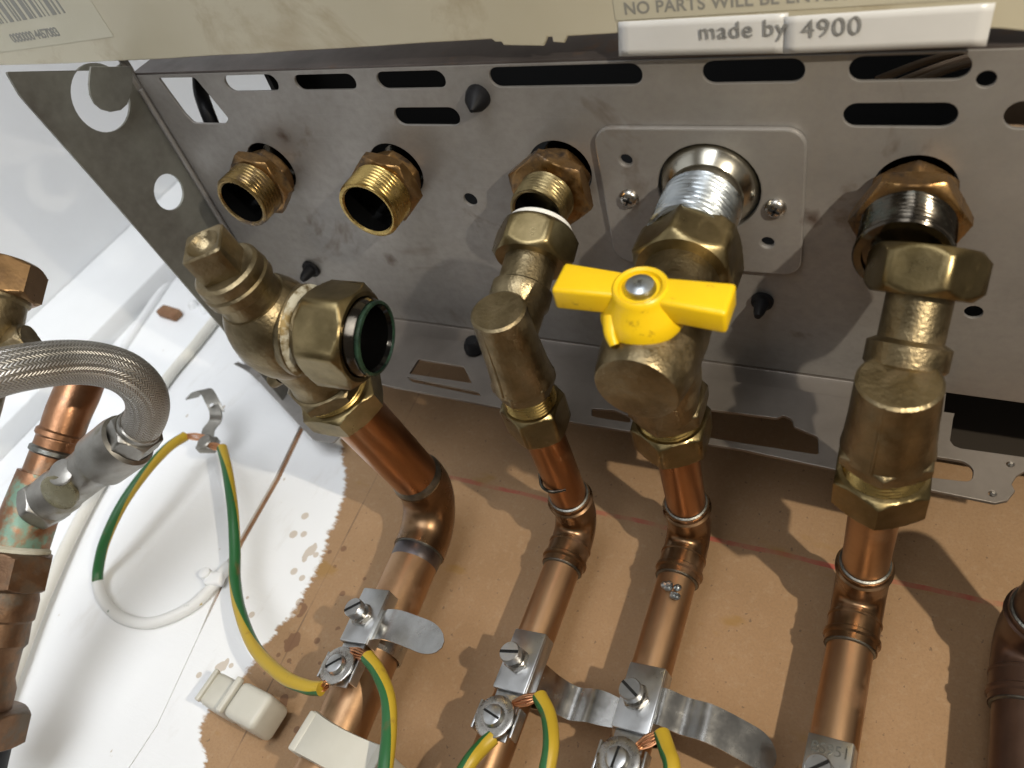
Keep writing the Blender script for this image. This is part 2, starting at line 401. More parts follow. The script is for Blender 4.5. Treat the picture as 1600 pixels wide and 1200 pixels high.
P_ = [((z + .02) * 4, (x + .3) * 8) for z, x in pts]
cv.points[0].location = P_[0]; cv.points[1].location = P_[-1]
for p in P_[1:-1]: cv.points.new(*p)
fc.mapping.update()
xb = n.math('SUBTRACT', n.math('DIVIDE', fc.outputs[0], 8.0), .3)
brush = n.noise(1.0, 3, .7, n.stretch((60, 60, 420))); rag = n.math('MULTIPLY', n.math('SUBTRACT', brush, .5), .009)
edge = n.math('ADD', xb, rag)
pm = n.n('MapRange', interpolation_type='SMOOTHSTEP'); n.l(n.math('ADD', n.math('SUBTRACT', edge, X), n.math('MULTIPLY', n.math('SUBTRACT', n.noise(300, 4, .7), .5), .006)), pm.inputs[0]); pm.inputs[1].default_value = -.0008; pm.inputs[2].default_value = .0022
wp = n.ramp(n.noise(9, 4), (.80, .81, .82), (.86, .87, .87), .3, .7)
wp = n.mix(n.math('MULTIPLY', drops, .65), wp, (.45, .34, .22))
wp = n.mix(n.ramp(n.noise(120, 3, .6, n.stretch((1, 1, .6))), 0., .75, .715, .74), wp, (.40, .31, .20))
wp = n.mix(n.ramp(n.noise(34, 6, .7, n.stretch((1.6, 1, .5))), 0., .25, .60, .72), wp, (.60, .57, .52))
col = n.mix(pm.outputs[0], mdf, wp)
rgh = n.mix(pm.outputs[0], (.8, .8, .8), (.62, .62, .62))
n.set(**{'Base Color': col, 'Roughness': rgh})
hb = n.math('ADD', n.math('MULTIPLY', pm.outputs[0], 1.2), n.math('MULTIPLY', brush, .5)); hb = n.math('ADD', hb, n.math('MULTIPLY', fib, .35))
n.bump(hb, .35, .0004)
BOARD = n.m
GAPM = plain('raw_brown_fibre', (.20, .10, .05), .9, col2=(.30, .17, .09), vscale=90)
#@@SETTING
# ---------------------------------------------------------------- setting: boards and side wall
def slab(name, poly, y0, y1, mat):
    m = MB(); N = len(poly)
    m.v = [(x, y0, z) for x, z in poly] + [(x, y1, z) for x, z in poly]
    m.f = [list(range(N))[::-1], list(range(N, 2 * N))] + [[i, (i + 1) % N, N + (i + 1) % N, N + i] for i in range(N)]
    m.uv = [[(0, 0)] * len(f) for f in m.f]
    return m.build(name, mat, None, 20)
def seam(z): return -.2655 - .235 * max(0, z - .02) * (1 - .15 * (z > .12))
zs = [-.4, .02, .06, .11, .15, .19, .30, .7]
sj = [(seam(z) + random.uniform(-.0004, .0004), z) for z in zs]
struct(slab('back_wall', [(x + (.0021 if .1 < z < .2 else .00012), z) for x, z in sj][::-1] + [(.6, -.4), (.6, .7)][0:2], W, W + .018, BOARD))
struct(slab('back_wall_painted', [(-.57, -.4)] + [(x - (.0015 if .1 < z < .2 else .0001), z) for x, z in sj] + [(-.57, .7)], W - .0003, W + .018, BOARD))
struct(slab('board_seam', [(x - .004, z) for x, z in sj if z > .05] + [(x + .004, z) for x, z in sj if z > .05][::-1], W + .0012, W + .006, GAPM))
struct(slab('wall_backing', [(-.6, -.45), (.62, -.45), (.62, .75), (-.6, .75)], W + .0185, W + .03, GAPM))
m = MB(); m.box((-.58, -.2, .15), (.02, 1.1, 1.1), bev=0); struct(m.build('side_wall', WHITEWALL))
m = MB(); m.box((-.532, W - .008, .15), (.075, .0165, 1.0), bev=.002); tag(m.build('corner_batten', WHITE), 'white painted batten running up the corner beside the boiler', 'batten')

# ---------------------------------------------------------------- boiler
P = .22
boil = empty('boiler', (-.1, .18, P), 'grey steel underside of an opened wall boiler with cream front panel', 'boiler')
def px2(pts): return [tuple(Zp(a, b, P).xy) for a, b in pts]
def slot(x0, y0, x1, y1):
    """stadium slot from the pixel extents of its ends"""
    a = Zp(x0, (y0 + y1) / 2, P); b = Zp(x1, (y0 + y1) / 2, P); t = Zp((x0 + x1) / 2, y0, P); u = Zp((x0 + x1) / 2, y1, P)
    r = (u.y - t.y) / 2; cy = (t.y + u.y) / 2; cx0, cx1 = a.x + r, b.x - r; o = []
    for k in range(11):
        an = PI / 2 + PI * k / 10; o.append((cx0 + r * math.cos(an), cy + r * math.sin(an)))
    for k in range(11):
        an = -PI / 2 + PI * k / 10; o.append((cx1 + r * math.cos(an), cy + r * math.sin(an)))
    return o
STUB = [(-.256, .158), (-.189, .157), (-.1165, .1545), (-.0625, .157), (-.001, .157)]
holes = [slot(352, 117, 434, 143), slot(461, 116, 556, 141), slot(589, 111, 696, 139), slot(617, 168, 718, 196), slot(764, 102, 1004, 135),
         slot(1097, 93, 1258, 130), slot(1326, 86, 1518, 126), slot(1317, 161, 1497, 199), slot(1568, 158, 1690, 202)]
holes.append(rounded(px2([(247, 122), (304, 121), (357, 185), (352, 194), (303, 193), (288, 178)]), .0015))
for a, b, r in ((1541, 124, .0024), (735, 312, .0030), (1521, 488, .0028)):
    p = Zp(a, b, P); holes.append(circ(p.x, p.y, r, 16))
for i in (0, 1, 2, 4): holes.append(circ(STUB[i][0], STUB[i][1] - .0015, .0122 if i != 4 else .0118, 36))
for a, b in ((981, 245), (1201, 373)):
    p = Zp(a, b, P); holes.append(circ(p.x, p.y, .0032, 16))
holes.append(circ(STUB[3][0], STUB[3][1], .0175, 36))
YF, YB, XL, XR = .1125, .2435, -.3065, .13
sheet('bottom_plate', [(XL, YF), (XR, YF), (XR, YB), (XL, YB)], holes, .0012, basis((0, 0, P + .0006), (1, 0, 0), (0, 1, 0)), SHEET, boil)
# rolled back fold and front lip
m = MB(); m.ribbon([(0.0, YB + .0004, P + .0006), (0.0, YB + .0016, P), (0.0, YB + .002, P - .004), (0.0, YB + .002, P - .012)], .0205 - XL, (1, 0, 0), .0012)
for k, q in enumerate(m.v): m.v[k] = (q[0] + (.0205 + XL) / 2, q[1], q[2])
m.build('rear_fold', RAIL, boil)
m = MB(); m.box(((XL - .0025 + XR) / 2, YF - .0004, P + .0135), (XR - XL + .0025, .001, .026), bev=.0003); lip = m.build('front_lip', LIP, boil)
# side skirt hanging down at the left, with two holes
MX = basis((-.3095, 0, 0), (0, 1, 0), (0, 0, 1))
h1 = Xp(155, 150, -.3095); h2 = Xp(263, 300, -.3095)
_a, _b = Xp(8, 112, -.3095), Xp(30, 150, -.3095)
sk = rounded([(.1062, .2205), (.1062, .2135), (_a.y, _a.z), (_b.y, _b.z), (.150, .178), (.230, .186), (.300, .192), (.306, .2185), (.2, .2215), (.13, .2215)], .0012)
sheet('side_skirt', sk, [circ(h1.y + .001, h1.z, .0135, 36), circ(h2.y, h2.z, .0082)], .0012, MX, GALV, boil)
m = MB(); m.ribbon([(-.3093, .2, P - .0015), (-.3087, .2, P + .0003), (-.307, .2, P + .0006)], .205, (0, 1, 0), .0012); m.build('skirt_fold', SHEET, boil)
m = MB(); m.tube([(-.3065, .118, P - .0016), (-.3065, .2, P - .0016), (-.3065, .300, P - .0016)], .0011, 8); m.build('skirt_bead', SHEET, boil)
# rounded tab seen through the big skirt hole
tb = Xp(168, 140, -.3045)
sheet('rounded_tab', [(lambda p: (p.y, p.z))(Xp(a_, b_, -.3045)) for a_, b_ in ((141, 104), (139, 118), (138, 132), (140, 148), (147, 162), (158, 171), (172, 175), (188, 172), (198, 163), (206, 140), (206, 104))], [], .001, basis((-.3045, 0, 0), (0, 1, 0), (0, 0, 1)), GALV, boil)
# return tab of the skirt against the wall, with its bent ear
a = [Yp(*q, .2960) for q in ((372, 556), (404, 596), (490, 688), (520, 693), (542, 672), (575, 600), (575, 560))]
sheet('return_tab', rounded([(p.x, p.z) for p in a], .002), [], .0012, basis((0, .2960, 0), (1, 0, 0), (0, 0, 1)), SHEET, boil)
m = MB(); m.ribbon([Yp(410, 592, .300), Yp(392, 578, .296), Yp(368, 567, .288)], .006, (.3, .2, .9), .001, taper=lambda t: 1 - .55 * t); m.build('bent_ear', SHEET, boil)
# rear bracket with cut-outs, in front of the fold
MY = basis((0, .2428, 0), (1, 0, 0), (0, 0, 1))
YBK = .2428
def py2(L): return [(lambda p: (p.x, p.z))(Yp(a, b, YBK)) for a, b in L]
out = [(-.258, .1805), (-.2, .1765), (-.11, .1752), (-.044, .1768), (.0193, .1742), (.0375, .1738), (.041, .1757), (.043, .1800)] + py2([(1580, 758), (1588, 745), (1600, 738), (1680, 752), (1680, 727), (1500, 702), (1490, 698), (1484, 690), (1489, 655)]) + [(py2([(1492, 640)])[0][0], .2095), (-.258, .2095)]
cut = [rounded(py2([(1100, 640), (1215, 655), (1224, 650), (1238, 657), (1240, 668), (1278, 684), (1279, 712), (1100, 684)]), .0012),
       rounded(py2([(1448, 713), (1506, 722), (1521, 734), (1518, 755), (1448, 747)]), .0025),
       rounded(py2([(655, 562), (725, 574), (738, 600), (640, 585)]), .0008), rounded(py2([(636, 590), (645, 598), (752, 620), (748, 614)]), .0006),
       rounded(py2([(925, 640), (960, 642), (985, 652), (985, 662), (925, 652)]), .001),
       circ(*py2([(1578, 727)])[0], .0012, 12), circ(*py2([(1550, 773)])[0], .0012, 12)]
sheet('rear_bracket', out, cut, .0014, MY, RAIL, boil)
m = MB(); m.box((.080, .3040, .318), (.11, .003, .163), bev=0); m.build('opening_shade_sheet', plain('opening_shade_brown', (.03, .022, .014), .8), boil)  # added dark sheet, painted shade behind the right-hand opening
m = MB(); m.turn((STUB[0][0], STUB[0][1], P + .0014), (0, 0, 1), [(0, .0145), (.02, .0145)], 24, cap0=False); m.build('hole_shade_sleeve', VOID, boil)  # added black tube so the hole round the first stub looks shaded
for a, b in ((1574, 727), (1546, 773)):
    m = MB(); p = Yp(a, b, YBK); m.turn(p + V((.0009, 0, 0)), (0, -1, 0), [(0, .001), (.001, .001), (.0016, .0005)], 10); m.build('rivet_pin', SCREWM, boil)
# front panel: underside of the cream front casing, slightly toothed rear edge
PZ = .2165
edge = [(0, 103), (60, 101), (110, 100), (160, 97), (205, 95), (260, 92), (330, 88), (400, 85), (460, 80), (530, 76), (600, 72), (660, 68), (730, 63.5), (768, 62.5), (774, 66), (783, 66.5), (787, 72), (850, 73), (856, 59), (862, 58), (864, 67), (882, 67.5), (887, 57), (965, 53), (1100, 47), (1250, 44), (1400, 44), (1560, 46), (1600, 49), (1750, 56)]
pts = [(-.46, Zp(0, 103, PZ).y - .001)]
for k_, (a_, b_) in enumerate(edge):
    q_ = Zp(a_, b_, PZ); pts.append((q_.x, q_.y + random.uniform(-.00015, .00015)))
pts += [(.15, .03), (-.46, .03)]
sheet('front_panel', pts, [], .0016, basis((0, 0, PZ + .0008), (1, 0, 0), (0, 1, 0)), CREAM, boil, bev=.0005)
# inside of the case, painted black for its shade, open towards the left
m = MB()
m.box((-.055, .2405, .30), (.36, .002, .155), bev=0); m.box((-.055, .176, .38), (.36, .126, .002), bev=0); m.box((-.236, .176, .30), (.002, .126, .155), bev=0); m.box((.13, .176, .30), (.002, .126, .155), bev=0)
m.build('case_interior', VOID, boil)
TAN = plain('tan_lead', (.35, .25, .17), .5)
for q0, q1 in (((1370, 125, .232), (1500, 80, .25)), ((1430, 128, .232), (1540, 92, .25)), ((1400, 130, .24), (1530, 84, .262))):
    m = MB(); a, b = Zp(*q0), Zp(*q1); m.tube([a, (a + b) / 2 + V((0, 0, .001)), b, b + (b - a)], .0011, 8); m.build('inside_lead', TAN, boil)
m = MB(); m.tube([Zp(312, 105, .245), Zp(313, 140, .236), Zp(322, 170, .229), Zp(336, 205, .226)], .0032, 12); m.build('black_cable', BLACK, boil)
m = MB(); m.turn(Zp(1620, 180, .232), (0, .2, 1), [(0, .010), (.03, .010)], 20); m.build('tan_sleeve', TAN, boil)
# labels on the front panel
def onp(a_, b_, z_=.2164): return Zp(a_, b_, z_)
EX, EY = V((1, 0, 0)), V((0, -1, 0))
B_ = onp(178, 57); A_ = onp(0, 82); e1 = (B_ - A_).normalized(); e2 = V((e1.y, -e1.x, 0))
lab = sheet('barcode_label', rounded([(-.12, 0), (0, 0), (0, .05), (-.12, .05)], .0012), [], .0001, basis(B_, e1, e2), LABEL, boil, bev=.00002)
rnd = random.Random(3)
q_ = onp(103, 20) - B_; bx, by = q_.dot(e1), q_.dot(e2)
m = MB(); pos = bx
while pos > -.11:
    wd = rnd.choice((.0008, .0012, .0020, .0028))
    m.box(B_ + e1 * (pos - wd / 2) + e2 * (by + .02) + V((0, 0, -.00012)), (wd, .04, .0001), ax=(e1, e2, e1.cross(e2)), bev=0)
    pos -= wd + rnd.choice((.0008, .0014, .0020))
m.build('barcode_bars', INK_F, lab)
q_ = onp(103, 50) - B_
text('label_digits', '0080000 4457083', .0052, basis(B_ + e1 * (q_.dot(e1) - .0385) + e2 * (q_.dot(e2) - .0010) + V((0, 0, -.00012)), e1, e2), INK_F, lab, spacing=.9, bold=.00012)
nl = [onp(a_, b_, .2163) for a_, b_ in ((962, 32), (1700, 2))]
lab2 = sheet('notice_label', [(nl[0].x, -nl[0].y), (.06, -nl[0].y + .0008), (.06, -.05), (nl[0].x, -.05)], [], .0001, basis((0, 0, .2163), EX, EY), LABEL, boil, bev=.00002)
q_ = onp(976, 22); text('notice_print', 'NO PARTS WILL BE ENTERTAINED', .0048, basis((q_.x, q_.y, .21618), (1, -.012, 0), (-.012, -1, 0)), INK_F, lab2, spacing=1.05, bold=.0001)
def tape(name, c4, z0):
    m = MB(); N = 14; R = []
    P4 = [onp(a_, b_, z0) for a_, b_ in c4]      # top-left, top-right, bottom-right, bottom-left
    for i in range(N + 1):
        t = i / N; a_ = P4[0].lerp(P4[1], t); b_ = P4[3].lerp(P4[2], t); R.append([])
        for k in range(6):
            s_ = k / 5; p_ = a_.lerp(b_, s_); p_.z -= .00015 * max(0, s_ - .45) ** 2 * (1 + .8 * math.sin(7 * t)); R[-1].append(p_)
    m.grid(R, closed=False); o = m.build(name, TAPE, boil)
    so = o.modifiers.new('thickness', 'SOLIDIFY'); so.thickness = .00005; return o
t1 = tape('label_tape', ((966, 34), (1232, 20), (1228, 83), (967, 88)), .2161)
t2 = tape('label_tape', ((1226, 26), (1556, 4), (1541, 72), (1224, 84)), .2159)
q_ = onp(1092, 61, .2158); text('tape_print', 'made by', .0066, basis((q_.x, q_.y, .21555), (1, -.012, 0), (-.012, -1, 0)), INK, t1, spacing=1.08)
q_ = onp(1252, 59, .2156); text('tape_print', '4900', .0070, basis((q_.x, q_.y, .21545), (1, -.03, 0), (-.03, -1, 0)), INK, t2, spacing=1.1)

# gas cover plate, screws, chrome collar
ga = Zp(925, 194, P); gb = Zp(1264, 430, P)
gh = []
for a, b in ((981, 245), (1201, 373)):
    p = Zp(a, b, P); gh.append(circ(p.x, p.y, .0022, 16))
gx, gy = STUB[3]
GZ = P - .0012
cover = sheet('cover_plate', rrect(-.1002, ga.y, -.0318, gb.y - .001, .0065), gh + [circ(gx, gy, .0172, 36)], .0022, basis((0, 0, GZ), (1, 0, 0), (0, 1, 0)), SHEET, boil, bev=.0006)
for a, b in ((985, 306), (1213, 321)):
    p = Zp(a, b, GZ); m = MB(); m.turn((p.x, p.y, GZ - .001), (0, 0, -1), [(0, .0036), (.0008, .0036), (.0016, .0032), (.0022, .0024), (.0024, .0012)], 24)
    sc = m.build('cross_screw', SCREWM, boil)
    m = MB()
    for an in (.4, .4 + PI / 2): m.box((p.x, p.y, GZ - .0033), (.0034, .0008, .0008), ax=((math.cos(an), math.sin(an), 0), (-math.sin(an), math.cos(an), 0), (0, 0, 1)), bev=0)
    m.build('cross_recess', VOID, sc)
m = MB(); m.turn((gx, gy, P + .006), (0, 0, -1), [(0, .0171), (.0048, .0171), (.0075, .0164), (.0105, .0146), (.0125, .0128)], 40, cap0=False); m.build('nickel_collar', CHROME, boil)

# stubs
D = (0, 0, -1)
def stub(i, hz, haf, hh, tr, tl, hm, tm, ph=.2, inner=True, washer=False):
    x, y = STUB[i]
    m = MB(); m.turn((x, y, P + .012), D, [(0, haf * .36), (.012 - hz, haf * .36)], 24); neck = m.build('connection_neck', BRASS_WET, boil)
    m = MB(); m.hexa((x, y, P - .0004), D, hz, haf * .80, ph + .5); m.build('inner_hex', BRASS_RED, boil)
    m = MB(); m.hexa((x, y, P - hz), D, hh, haf, ph); hx = m.build('connection_hex', hm, boil)
    m = MB(); m.thread((x, y, P - hz - hh + .0002), D, tl, tr, inner=tr * .80 if inner else None); th = m.build('threaded_connection', tm, boil)
    if inner:
        zt = P - hz - hh - tl; m = MB(); m.turn((x, y, zt + .0008), (0, 0, 1), [(0, tr * .797), (.010, tr * .78), (.0101, tr * .5)], 32, cap0=False); m.build('wet_bore', TARWET, th)
    return th
stub(0, .0065, .0270, .0060, .0125, .0120, BRASS_RED, metal('tarnished_thread_brass', (.16, .11, .045), (.36, .25, .10), 90, .22, .4, .1, 1500, dirt=(.05, .03, .02), dscale=60, dlo=.48, dhi=.62), .3)
stub(1, .0065, .0272, .0060, .0130, .0125, BRASS_RED, BRASS_GOLD, .25)
stub(2, .0070, .0280, .0058, .0104, .0110, BRASS_RED, BRASS_NUT, .1)
x, y = STUB[4]
stub(4, .009, .0285, .007, .0130, .0130, BRASS_RED, BRASS_WET, .55)
m = MB(); m.turn((x, y, P - .0287), D, [(0, .0122), (.0003, .0132), (.0010, .0133), (.0016, .0128), (.0017, .0108), (.0004, .0108)], 36); m.build('wet_rim', BRASS_WET, boil)
m = MB(); m.turn((gx, gy, P + .002), D, [(0, .0128), (.012, .0128), (.0125, .0118)], 36); m.build('connection_neck', CHROME, boil)
m = MB(); m.thread((gx, gy, P - .0098), D, .0190, .0135, .0022, .0013, inner=.0108); th = m.build('threaded_connection', ZINC, boil)
# black rubber plugs in the plate
def plug(a, b, r, h, tilt=(0, 0), tip=.55, flange=True):
    p = Zp(a, b, P); d = V((tilt[0], tilt[1], -1))
    m = MB(); m.turn((p.x, p.y, P + .0012), d, [(0, r * .9), (.0016, r * .9), (.0018, r * 1.15), (.0032, r * 1.1), (.0036, r * .75), (h * .8, r * tip), (h, r * tip * .6)] if flange else [(0, r), (.002, r), (h * .5, r * .85), (h, r * .15)], 20)
    return m.build('rubber_plug', BLACK, boil)
plug(747, 150, .0046, .0095, (.1, .1), flange=False); plug(488, 418, .0042, .0105); plug(1192, 468, .0036, .0105); plug(905, 455, .0042, .010)
m = MB(); p = Yp(742, 545, .2412); m.turn(p, (0, -1, 0), [(0, .0048), (.003, .0046), (.006, .003)], 18); m.build('rubber_plug', BLACK, boil)
#@@VALVES
# ---------------------------------------------------------------- copper pipes with elbows
def arcpts(a, corner, b, R, n=10):
    a, c, b = V(a), V(corner), V(b); d1 = (a - c).normalized(); d2 = (b - c).normalized()
    ang = d1.angle(d2); t = R / math.tan(ang / 2); p, q = c + d1 * t, c + d2 * t
    bis = (d1 + d2).normalized(); o = c + bis * (R / math.sin(ang / 2)); v0 = p - o; ax = (p - o).cross(q - o).normalized(); tot = v0.angle(q - o)
    return p, q, [o + Matrix.Rotation(tot * k / n, 3, ax) @ v0 for k in range(n + 1)]
def ring_at(m, p, d, r, w, bulge):
    m.turn(p - V(d).normalized() * w / 2, d, [(0, r), (w * .25, r + bulge), (w * .75, r + bulge), (w, r)], 32, cap0=False, cap1=False)
def copper_pipe(label, a, corner, b, r, R, m_up, m_low, m_fit, fit=.0012, sock=.012, rings=True):
    a, corner, b = V(a), V(corner), V(b)
    t = empty('copper_pipe', tuple(b), label, 'pipe')
    p, q, arc = arcpts(a, corner, b, R)
    d1 = (a - p).normalized(); d2 = (b - q).normalized()
    m = MB(); m.tube([a, (a + p) / 2, p], r, 32, smooth=False); m.build('upper_pipe', m_up, t)
    m = MB(); m.tube([q, (q + b) / 2, b], r, 32, smooth=False); lo = m.build('lower_pipe', m_low, t)
    m = MB(); m.tube([p + d1 * sock] + [p + d1 * sock * .3] + arc + [q + d2 * sock * .3, q + d2 * sock], r + fit, 32, smooth=False); el = m.build('elbow', m_fit, t)
    if rings:
        m = MB(); ring_at(m, p + d1 * (sock - .0035), d1, r + fit, .0026, .0008); ring_at(m, q + d2 * (sock - .0035), d2, r + fit, .0026, .0008); ring_at(m, q + d2 * .0015, d2, r + fit, .0016, .0004)
        m.build('solder_bead', m_fit, el)
    m = MB(); ring_at(m, p + d1 * (sock + .0002), d1, r + .0001, .0012, fit * .55); ring_at(m, q + d2 * (sock + .0002), d2, r + .0001, .0012, fit * .6)
    m.build('solder_ring', SOLDER, el)
    return t, lo
p1, lo1 = copper_pipe('wide copper pipe under the disconnected valve, leftmost of the boiler pipes', (-.1785, .192, .1315), (-.1765, .2865, .1485), (-.158, .2865, -.06), .0106, .019, CU_UP, CU_LOW, CU_FIT, .0012, .004, False)
p2, lo2 = copper_pipe('narrow copper pipe below the plain brass angle valve beside the yellow handle', (-.109, .205, .149), (-.109, .2855, .155), (-.1035, .2855, -.06), .0075, .0105, CU_UP, CU_LOW, CU_FIT)
p3, lo3 = copper_pipe('copper pipe below the yellow handled gas valve', (-.0625, .205, .158), (-.0625, .2855, .163), (-.0575, .2855, -.06), .0075, .0105, CU_UP, CU_LOW, CU_FIT)
p4, lo4 = copper_pipe('copper pipe below the rightmost brass angle valve', (.003, .204, .152), (.003, .2855, .154), (.0008, .2855, -.06), .0077, .0105, CU_LOW, CU_LOW, CU_FIT)
p5, lo5 = copper_pipe('dark brown pipe with elbow cut off by the right edge', (.0575, .21, .150), (.0555, .2855, .150), (.0545, .2855, -.06), .0092, .0115, CU_DARK, CU_DARK, CU_DARK)
# heat-blued band and solder smear on the wide pipe
pp_, qq_, _a = arcpts((-.1785, .192, .1315), (-.1765, .2865, .1485), (-.158, .2865, -.06), .019)
d_ = (V((-.158, .2865, -.06)) - qq_).normalized(); HEAT = metal('heat_blued_copper', (.10, .10, .12), (.20, .17, .16), 90, .3, .45, .2, 900)
m = MB(); m.turn(qq_ + d_ * .0042, d_, [(0, .01065), (.0008, .0110), (.0048, .01085), (.0062, .01062)], 36, cap0=False, cap1=False); m.build('heat_band', HEAT, lo1)
d_ = (V((-.1785, .192, .1315)) - pp_).normalized(); m = MB()
m.turn(pp_ + d_ * .0035, d_, [(0, .0112), (.0012, .0116), (.0034, .0111), (.0048, .01063)], 36, cap0=False, cap1=False); m.build('solder_smear', SOLDER, p1)
# splashes of solder on two pipes
m = MB(); s0 = Yp(1048, 920, .2765)
for k in range(7): m.turn(s0 + V((random.uniform(-.003, .003), .0005, random.uniform(-.003, .003))), (random.uniform(-.3, .3), -1, 0), [(0, .0016), (.0006, .0014), (.0012, .0006)], 10)
m.build('solder_splash', ZINC, lo3)
m = MB(); a = Yp(870, 752, .2460); b = Yp(905, 742, .2470)
m.tube([V((-.1170, .246, .1500)), V((-.1140, .2465, .1450)), V((-.1095, .2468, .1438)), V((-.1045, .2468, .1462))], .0007, 8); m.build('flux_drip', BRASS_WET, p2)

# ---------------------------------------------------------------- valves
def comp_nut(m, o, d, af, h, ph=.2): m.hexa(o, d, h, af, ph)
# plain angle valves (two sizes)
def angle_valve(label, cap, out, top, s, nut_af, onut_af, cap_r, body_r, neck_r, collar_r, washer=True, ph=.1, nut_tilt=None, fw=.22):
    cap, out, top = V(cap), V(out), V(top)
    d = (out - cap).normalized(); L = (out - cap).length
    t = empty('angle_valve', tuple(out), label, 'valve', 'brass isolation valves under the boiler')
    m = MB(); m.turn(cap, d, [(0, cap_r - .0008), (.0006, cap_r), (L * .3, body_r), (L * .46, body_r + .0006), (L * .54, body_r + .0012)], 44)
    # casting seam along the body
    u, w_, _ = frame(d); sd = V((-.25, 0, -1)).normalized(); sd = (sd - d * sd.dot(d)).normalized()
    m.tube([cap + d * .0004 + sd * (cap_r - .0005), cap + d * L * .3 + sd * (body_r - .0002), cap + d * L * .52 + sd * (body_r + .0008)], .00055, 8)
    fwd = (cap + d * L * fw); dn = (fwd - top).normalized(); ln = (fwd - top).length
    m.turn(top + dn * .004, dn, [(0, neck_r), (ln * .34, neck_r), (ln * .37, collar_r), (ln * .50, collar_r), (ln * .55, neck_r * 1.05), (ln - .004, neck_r * 1.0)], 40)
    m.build('valve_body', BRASS_OLD, t)
    m = MB(); m.hexa(cap + d * (L * .50), d, L * .12, onut_af * .94, .5); m.build('body_hex', BRASS_OLD, t)
    m = MB(); m.thread(cap + d * (L * .61), d, L * .16, onut_af * .455, .0014, .0006); m.build('outlet_thread', BRASS_GOLD, t)
    m = MB(); m.hexa(cap + d * (L * .745), d, L * .255, onut_af, .5, inner=None); m.build('compression_nut', BRASS_NUT, t)
    nd = nut_tilt or dn
    m = MB(); hh = nut_af * .50; m.hexa(top - V(nd).normalized() * hh * .45, nd, hh, nut_af, ph, c=.0026); un = m.build('union_nut', BRASS_NUT, t)
    if washer:
        m = MB(); q = top - V(nd).normalized() * (hh * .45 + .0012); q = q - V(nd).normalized() * .0012; m.turn(q, nd, [(0, nut_af * .30), (0, nut_af * .42), (.0004, nut_af * .435), (.0030, nut_af * .435), (.0030, nut_af * .30)], 32, cap0=False, cap1=False); m.build('fibre_washer', WASHER, un)
        m = MB(); m.turn(q + V(nd).normalized() * .0007, nd, [(0, nut_af * .3), (.0004, nut_af * .3)], 24); m.build('dark_bore', VOID, un)
    return t
angle_valve('small plain brass angle valve left of the yellow handle', (-.1085, .1525, .1465), (-.109, .2125, .1495), (-.1098, .1540, .1795), 1, .0245, .0205, .0088, .0096, .0086, .0100, True, .35)
angle_valve('larger plain brass angle valve with smooth round cap, rightmost of the valves', (.0032, .1690, .1548), (.0032, .2190, .1525), (.0052, .1560, .1845), 1, .0265, .0258, .0109, .0116, .0086, .0110, False, .2, fw=.40)

# gas valve with yellow handle
gv = empty('gas_valve', (-.0625, .163, .136), 'brass gas valve with a yellow T handle', 'valve', 'brass isolation valves under the boiler')
gc = V((-.0625, .164, .154))
m = MB(); m.hexa((-.0612, .161, .1950), D, .0165, .0300, .15, c=.003); un = m.build('union_nut', BRASS_NUT, gv)
m = MB(); m.turn((-.0612, .161, .1957), D, [(0, .0085), (0, .0115), (.0012, .0118), (.0012, .0085)], 32, cap0=False, cap1=False); m.build('fibre_washer', WASHER, un)
m = MB(); m.turn((-.0615, .1625, .1795), D, [(0, .0122), (.008, .0122), (.011, .0128), (.015, .0140), (.024, .0146), (.033, .0144), (.039, .0138), (.043, .0131), (.0465, .0124), (.0472, .0120), (.0474, .0113)], 44)
m.turn(gc, (0, 1, -.01), [(0, .0128), (.018, .0125), (.026, .0112), (.030, .0110)], 40)
m.turn((-.0630, .158, .151), (0, -1, 0), [(0, .0115), (.010, .0098), (.014, .0062)], 32)
m.build('valve_body', BRASS_OLD, gv)
m = MB(); m.hexa(gc + V((0, .028, .003)), (0, 1, .02), .008, .0235, .5); m.build('body_hex', BRASS_OLD, gv)
m = MB(); m.thread(gc + V((0, .0355, .003)), (0, 1, .02), .006, .0108, .0014, .0006); m.build('outlet_thread', BRASS_GOLD, gv)
m = MB(); m.hexa(gc + V((0, .0400, .003)), (0, 1, .02), .0130, .0240, .5); m.build('compression_nut', BRASS_NUT, gv)
# handle
hc = Yp(1000, 447, .1385); hn = V((0.03, -1, -.06)).normalized(); hx_ = V((1, .03, -.012)).normalized(); hz_ = hx_.cross(hn).normalized() * -1
m = MB()
m.turn(hc + hn * -.0118, hn, [(0, .0116), (.0020, .0121), (.0055, .0105), (.009, .0086), (.0105, .0080), (.0118, .0076), (.0122, .0070), (.0118, .0060), (.0106, .0056)], 44)
for sg in (-1, 1):
    c0 = hc + hx_ * (sg * .0150) + hn * -.0042 + hz_ * (.0002 if sg > 0 else .0002)
    b0 = len(m.v); m.box((0, 0, 0), (.0184, .0104, .0080), bev=.0012, segs=3)
    for k in range(b0, len(m.v)):
        x_, z_, y_ = m.v[k]; ts = 1 + .10 * (sg * x_ / .009)
        q = c0 + hx_ * x_ + hz_ * (z_ * ts) - hn * y_ ; m.v[k] = tuple(q)
